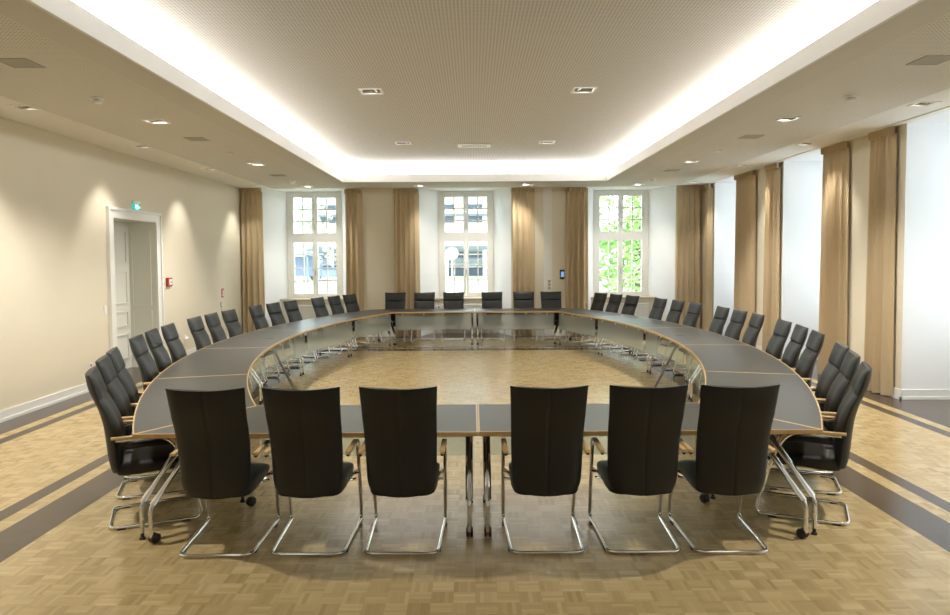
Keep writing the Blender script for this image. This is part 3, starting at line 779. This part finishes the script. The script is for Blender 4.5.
# duct and devices on the back wall
pl = MB().box(1.69, 1.90, YB - .035, YB, 0, ZC); struct('trim_5', pl, M['pilaster'])
a = thing('wall_terminal', 'black wall-mounted device with a lit blue screen beside the curtain', 'wall device', (2.14, YB, 1.48), PI)
MB().rbox(-.055, .055, 0, .035, -.115, .115, .008).build('housing', M['black'], a, smooth=30)
MB().box(-.046, .030, .035, .037, -.06, .07).build('screen', M['screen'], a, smooth=0)
a = thing('switch_panel', 'stack of three small switches on the white duct between the curtains', 'switch', (1.83, YB - .035, 1.24), PI)
MB().rbox(-.045, .045, 0, .010, -.13, .13, .004).build('plate', M['strip'], a, smooth=30)
for k in (-1, 0, 1): MB().rbox(-.034, .034, .009, .016, k * .083 - .034, k * .083 + .034, .003).build('rocker', M['fab'], a, smooth=30)

# radiators below the back windows
for i, (a_, b_, c) in enumerate(NB):
    w = ['leftmost', 'middle', 'rightmost'][i]
    t = thing('radiator', 'white ribbed radiator under the %s back window' % w, 'radiator', (c, DEPTH_W - .36, 0), 0, 'radiators under the windows')
    mb = MB(); mb.box(-.62, .62, -.02, .06, .14, .70)
    k = -.60
    while k < .61: mb.rbox(k - .016, k + .016, -.036, -.018, .16, .68, .006); k += .05
    mb.build('panel', M['radiator'], t, smooth=30)
    g = MB(); g.box(-.63, .63, -.04, .075, .70, .725); g.build('top_grille', M['radiator'], t, smooth=0)
    for s in (-.55, .55): MB().box(s - .015, s + .015, -.01, .05, 0, .14).build('foot', M['radiator'], t, smooth=0)
    MB().tube([(.62, .02, .18), (.68, .02, .18), (.68, .02, 0)], .010, 8).build('supply_pipe', M['radiator'], t)

# ------------------------------------------------------------------ outside the back windows
M['lawn'] = noise_col(mat('lawn', (.3, .42, .12), .9), (.26, .33, .16), (.42, .46, .30), .8)
struct('ground', MB().box(-60, 60, 18.2, 140, -.3, -.02), M['lawn'])
M['leaf'] = noise_col(mat('leaf', (.25, .42, .1), .6), (.14, .30, .06), (.42, .62, .20), 2)
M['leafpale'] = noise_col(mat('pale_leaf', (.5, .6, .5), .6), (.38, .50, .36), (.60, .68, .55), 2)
M['bark'] = mat('bark', (.12, .09, .06), .9)
def tree(label, loc, h, r, m, n, seed, size=.16, low=.5):
    rnd = random.Random(seed); t = thing('tree', label, 'tree', loc)
    mb = MB(); mb.tube([(0, 0, -.03), (.05, 0, h * .4), (0, .1, h * .75)], [.16, .11, .04], 8)
    for k in range(6):
        a = k * 1.05; mb.tube([(.03, 0, h * (.3 + .06 * k)), (math.cos(a) * r * .6, math.sin(a) * r * .6, h * (.48 + .07 * k))], [.05, .015], 6)
    mb.build('trunk', M['bark'], t)
    cl = [(rnd.gauss(0, r * .45), rnd.gauss(0, r * .45), rnd.uniform(low, h - .4)) for _ in range(26)]
    c = MB()
    for _ in range(n):
        q = rnd.choice(cl); p = Vector((q[0] + rnd.gauss(0, r * .16), q[1] + rnd.gauss(0, r * .16), max(.25, q[2] + rnd.gauss(0, .35))))
        u = Vector((rnd.gauss(0, 1), rnd.gauss(0, 1), rnd.gauss(0, .6))).normalized(); v = u.cross(Vector((rnd.gauss(0, 1), rnd.gauss(0, 1), rnd.gauss(0, 1)))).normalized()
        s = size * rnd.uniform(.6, 1.3)
        c.add([p - u * s, p - v * s * .45, p + u * s, p + v * s * .45], [(0, 1, 2, 3)])
    c.build('crown', m, t, smooth=0)
tree('leafy green tree close outside the right back window', (7.0, 26, 0), 7.0, 2.6, M['leaf'], 2600, 3)
tree('second green tree farther outside the right back window', (8.6, 36, 0), 8.0, 3.2, M['leaf'], 2600, 4, .22)
tree('pale hazy tree outside the leftmost back window', (-9.9, 34, 0), 8.0, 2.4, M['leafpale'], 1300, 5, .18, 2.0)
# apartment block across the lawn
M['bwall'] = mat('pale_concrete', (.72, .72, .70), .8); M['bglass'] = mat('dark_blue_glazing', (.05, .07, .10), .2); M['bband'] = mat('grey_fascia', (.16, .19, .19), .7); M['bcream'] = mat('cream_column', (.62, .56, .40), .8)
b = thing('apartment_building', 'long pale office block with window bands across the lawn, behind the middle window', 'building', (-2, 72, 0))
MB().box(-16, 16, .6, 12, -.3, 9.8).build('wall', M['bwall'], b, smooth=0)
MB().loft([[(-16.6, 0, 9.8), (16.6, 0, 9.8), (16.6, 12.6, 9.8), (-16.6, 12.6, 9.8)], [(-16, 3, 22), (16, 3, 22), (16, 9, 22), (-16, 9, 22)]]).build('roof', M['bband'], b, smooth=0)  # unseen tall roof mass, added to cut sky glare reflected on the floor
for (z0, z1, y0, m, nm) in ((0, .85, .3, 'bglass', 'window_band'), (.92, 1.12, .0, 'bband', 'fascia'), (1.42, 1.82, .1, 'bband', 'fascia'), (1.9, 2.55, .3, 'bglass', 'window_band'), (2.75, 3.12, .0, 'bband', 'fascia'), (4.25, 5.5, -.4, 'bwall', 'balcony_front'), (5.6, 6.25, .4, 'bglass', 'window_band'), (6.25, 6.5, .1, 'bband', 'fascia'), (7.05, 7.5, .5, 'bglass', 'window_band'), (8.3, 9.6, .4, 'bglass', 'window_band')):
    MB().box(-15.5, 15.5, y0, 1, z0, z1).build(nm, M[m], b, smooth=0)
for k in range(16): MB().box(-15 + k * 2, -14.6 + k * 2, -.1, 1, 0, 2.7).build('mullion', M['bwall'], b, smooth=0)
for k in range(11): MB().box(-15 + k * 3, -14.0 + k * 3, .2, 1, 5.5, 8.2).build('column', M['bcream'], b, smooth=0)
l = thing('garden_lamp', 'white globe lamp on a slim post outside the middle window', 'street lamp', (-.92, 30, 0))
MB().tube([(0, 0, -.03), (0, 0, 1.84)], .035, 10).build('post', M['whitewin'], l)
MB().lathe([(.001, 1.82)] + [(.27 * math.sin(PI * k / 14), 2.08 - .27 * math.cos(PI * k / 14)) for k in range(1, 14)] + [(.001, 2.35)], 20).build('globe', M['plate'], l)
# shelter and parked car beyond the left window
M['blue'] = mat('blue_grey_paint', (.22, .27, .42), .5)
sh = thing('shelter', 'small blue-grey open shelter seen through the leftmost window', 'shelter', (-13.6, 55, 0))
MB().box(-1.5, 1.5, -.8, .8, 2.15, 2.35).build('roof', M['blue'], sh, smooth=0)
for x in (-1.4, -.5, .5, 1.4): MB().box(x - .06, x + .06, -.7, -.58, -.03, 2.15).build('post', M['blue'], sh, smooth=0)
MB().box(-1.4, 1.4, .6, .7, .5, 2.1).build('back_panel', M['blue'], sh, smooth=0)
car = thing('car', 'blue-grey car parked beyond the leftmost window', 'car', (-12.9, 62, 0))
mb = MB(); pr = [(-2.1, .3), (-2.1, .75), (-1.3, .88), (-.7, 1.38), (.8, 1.40), (1.5, .92), (2.1, .82), (2.15, .3)]
mb.loft([[(x, y, z if abs(y) < .7 else min(z, 1.36)) for x, z in pr] for y in (-.82, -.7, .7, .82)]); mb.build('body', M['blue'], car, smooth=0)
for x in (-1.3, 1.3):
    for y in (-.78, .78): MB().lathe([(.001, y - .1), (.32, y - .1), (.32, y + .1), (.001, y + .1)], 18, (x, 0, .30), 'y').build('wheel', M['black'], car)
MB().box(-.75, .85, -.84, -.80, .92, 1.28).build('side_window', M['bglass'], car, smooth=0)

# ------------------------------------------------------------------ world, portals, camera
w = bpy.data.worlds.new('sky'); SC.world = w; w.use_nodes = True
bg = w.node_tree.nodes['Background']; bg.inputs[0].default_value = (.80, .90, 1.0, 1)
wt = NT(w); wt.t = w.node_tree                      # hazy sky, shaped to be brighter beyond the back windows
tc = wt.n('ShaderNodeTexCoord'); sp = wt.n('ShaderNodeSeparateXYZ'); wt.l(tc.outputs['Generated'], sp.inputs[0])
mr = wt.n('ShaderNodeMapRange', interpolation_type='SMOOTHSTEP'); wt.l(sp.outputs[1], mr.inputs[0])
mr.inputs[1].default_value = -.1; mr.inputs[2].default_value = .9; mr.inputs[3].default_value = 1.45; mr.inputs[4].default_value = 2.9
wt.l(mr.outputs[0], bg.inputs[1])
def portal(loc, rot, sx, sy):
    L = bpy.data.lights.new('window_portal', 'AREA'); L.shape = 'RECTANGLE'; L.size = sx; L.size_y = sy; L.cycles.is_portal = True
    o = bpy.data.objects.new('window_portal', L); C.objects.link(o); o.location = loc; o.rotation_euler = rot
zc = (WIN_Z0 + WIN_Z1) / 2
for a_, b_, c in NB: portal((c, DEPTH_W + .14, zc), (-PI / 2, 0, 0), 1.4, 2.7)
for a_, b_ in NR: portal((XW + .14, (a_ + b_) / 2, zc), (0, PI / 2, 0), 2.7, 1.4)

f, pitch, roll, yaw, sx, sy = 687.65, .0465, -.0063, .002, -.17, -17.9
F = Vector((math.sin(yaw) * math.cos(pitch), math.cos(yaw) * math.cos(pitch), -math.sin(pitch)))
R = Vector((math.cos(yaw), -math.sin(yaw), 0)); U = R.cross(F)
xc = R * math.cos(roll) + U * math.sin(roll); yc = U * math.cos(roll) - R * math.sin(roll)
cam = bpy.data.cameras.new('camera'); co = bpy.data.objects.new('camera', cam); C.objects.link(co)
mw = Matrix((xc, yc, -F)).transposed().to_4x4(); mw.translation = (0, 0, 1.9); co.matrix_world = mw
cam.sensor_width = 36; cam.sensor_fit = 'HORIZONTAL'; cam.lens = f / 950 * 36
cam.shift_x = -sx / 950; cam.shift_y = sy / 950; cam.clip_end = 400
SC.camera = co
SC.view_settings.view_transform = 'Standard'; SC.view_settings.look = 'None'; SC.view_settings.gamma = 1; SC.view_settings.use_curve_mapping = False
SC.view_settings.exposure = 2.08
SC.cycles.use_denoising = True; SC.cycles.denoising_prefilter = 'ACCURATE'
SC.cycles.max_bounces = 10; SC.cycles.diffuse_bounces = 6; SC.cycles.transparent_max_bounces = 16; SC.cycles.sample_clamp_indirect = 8
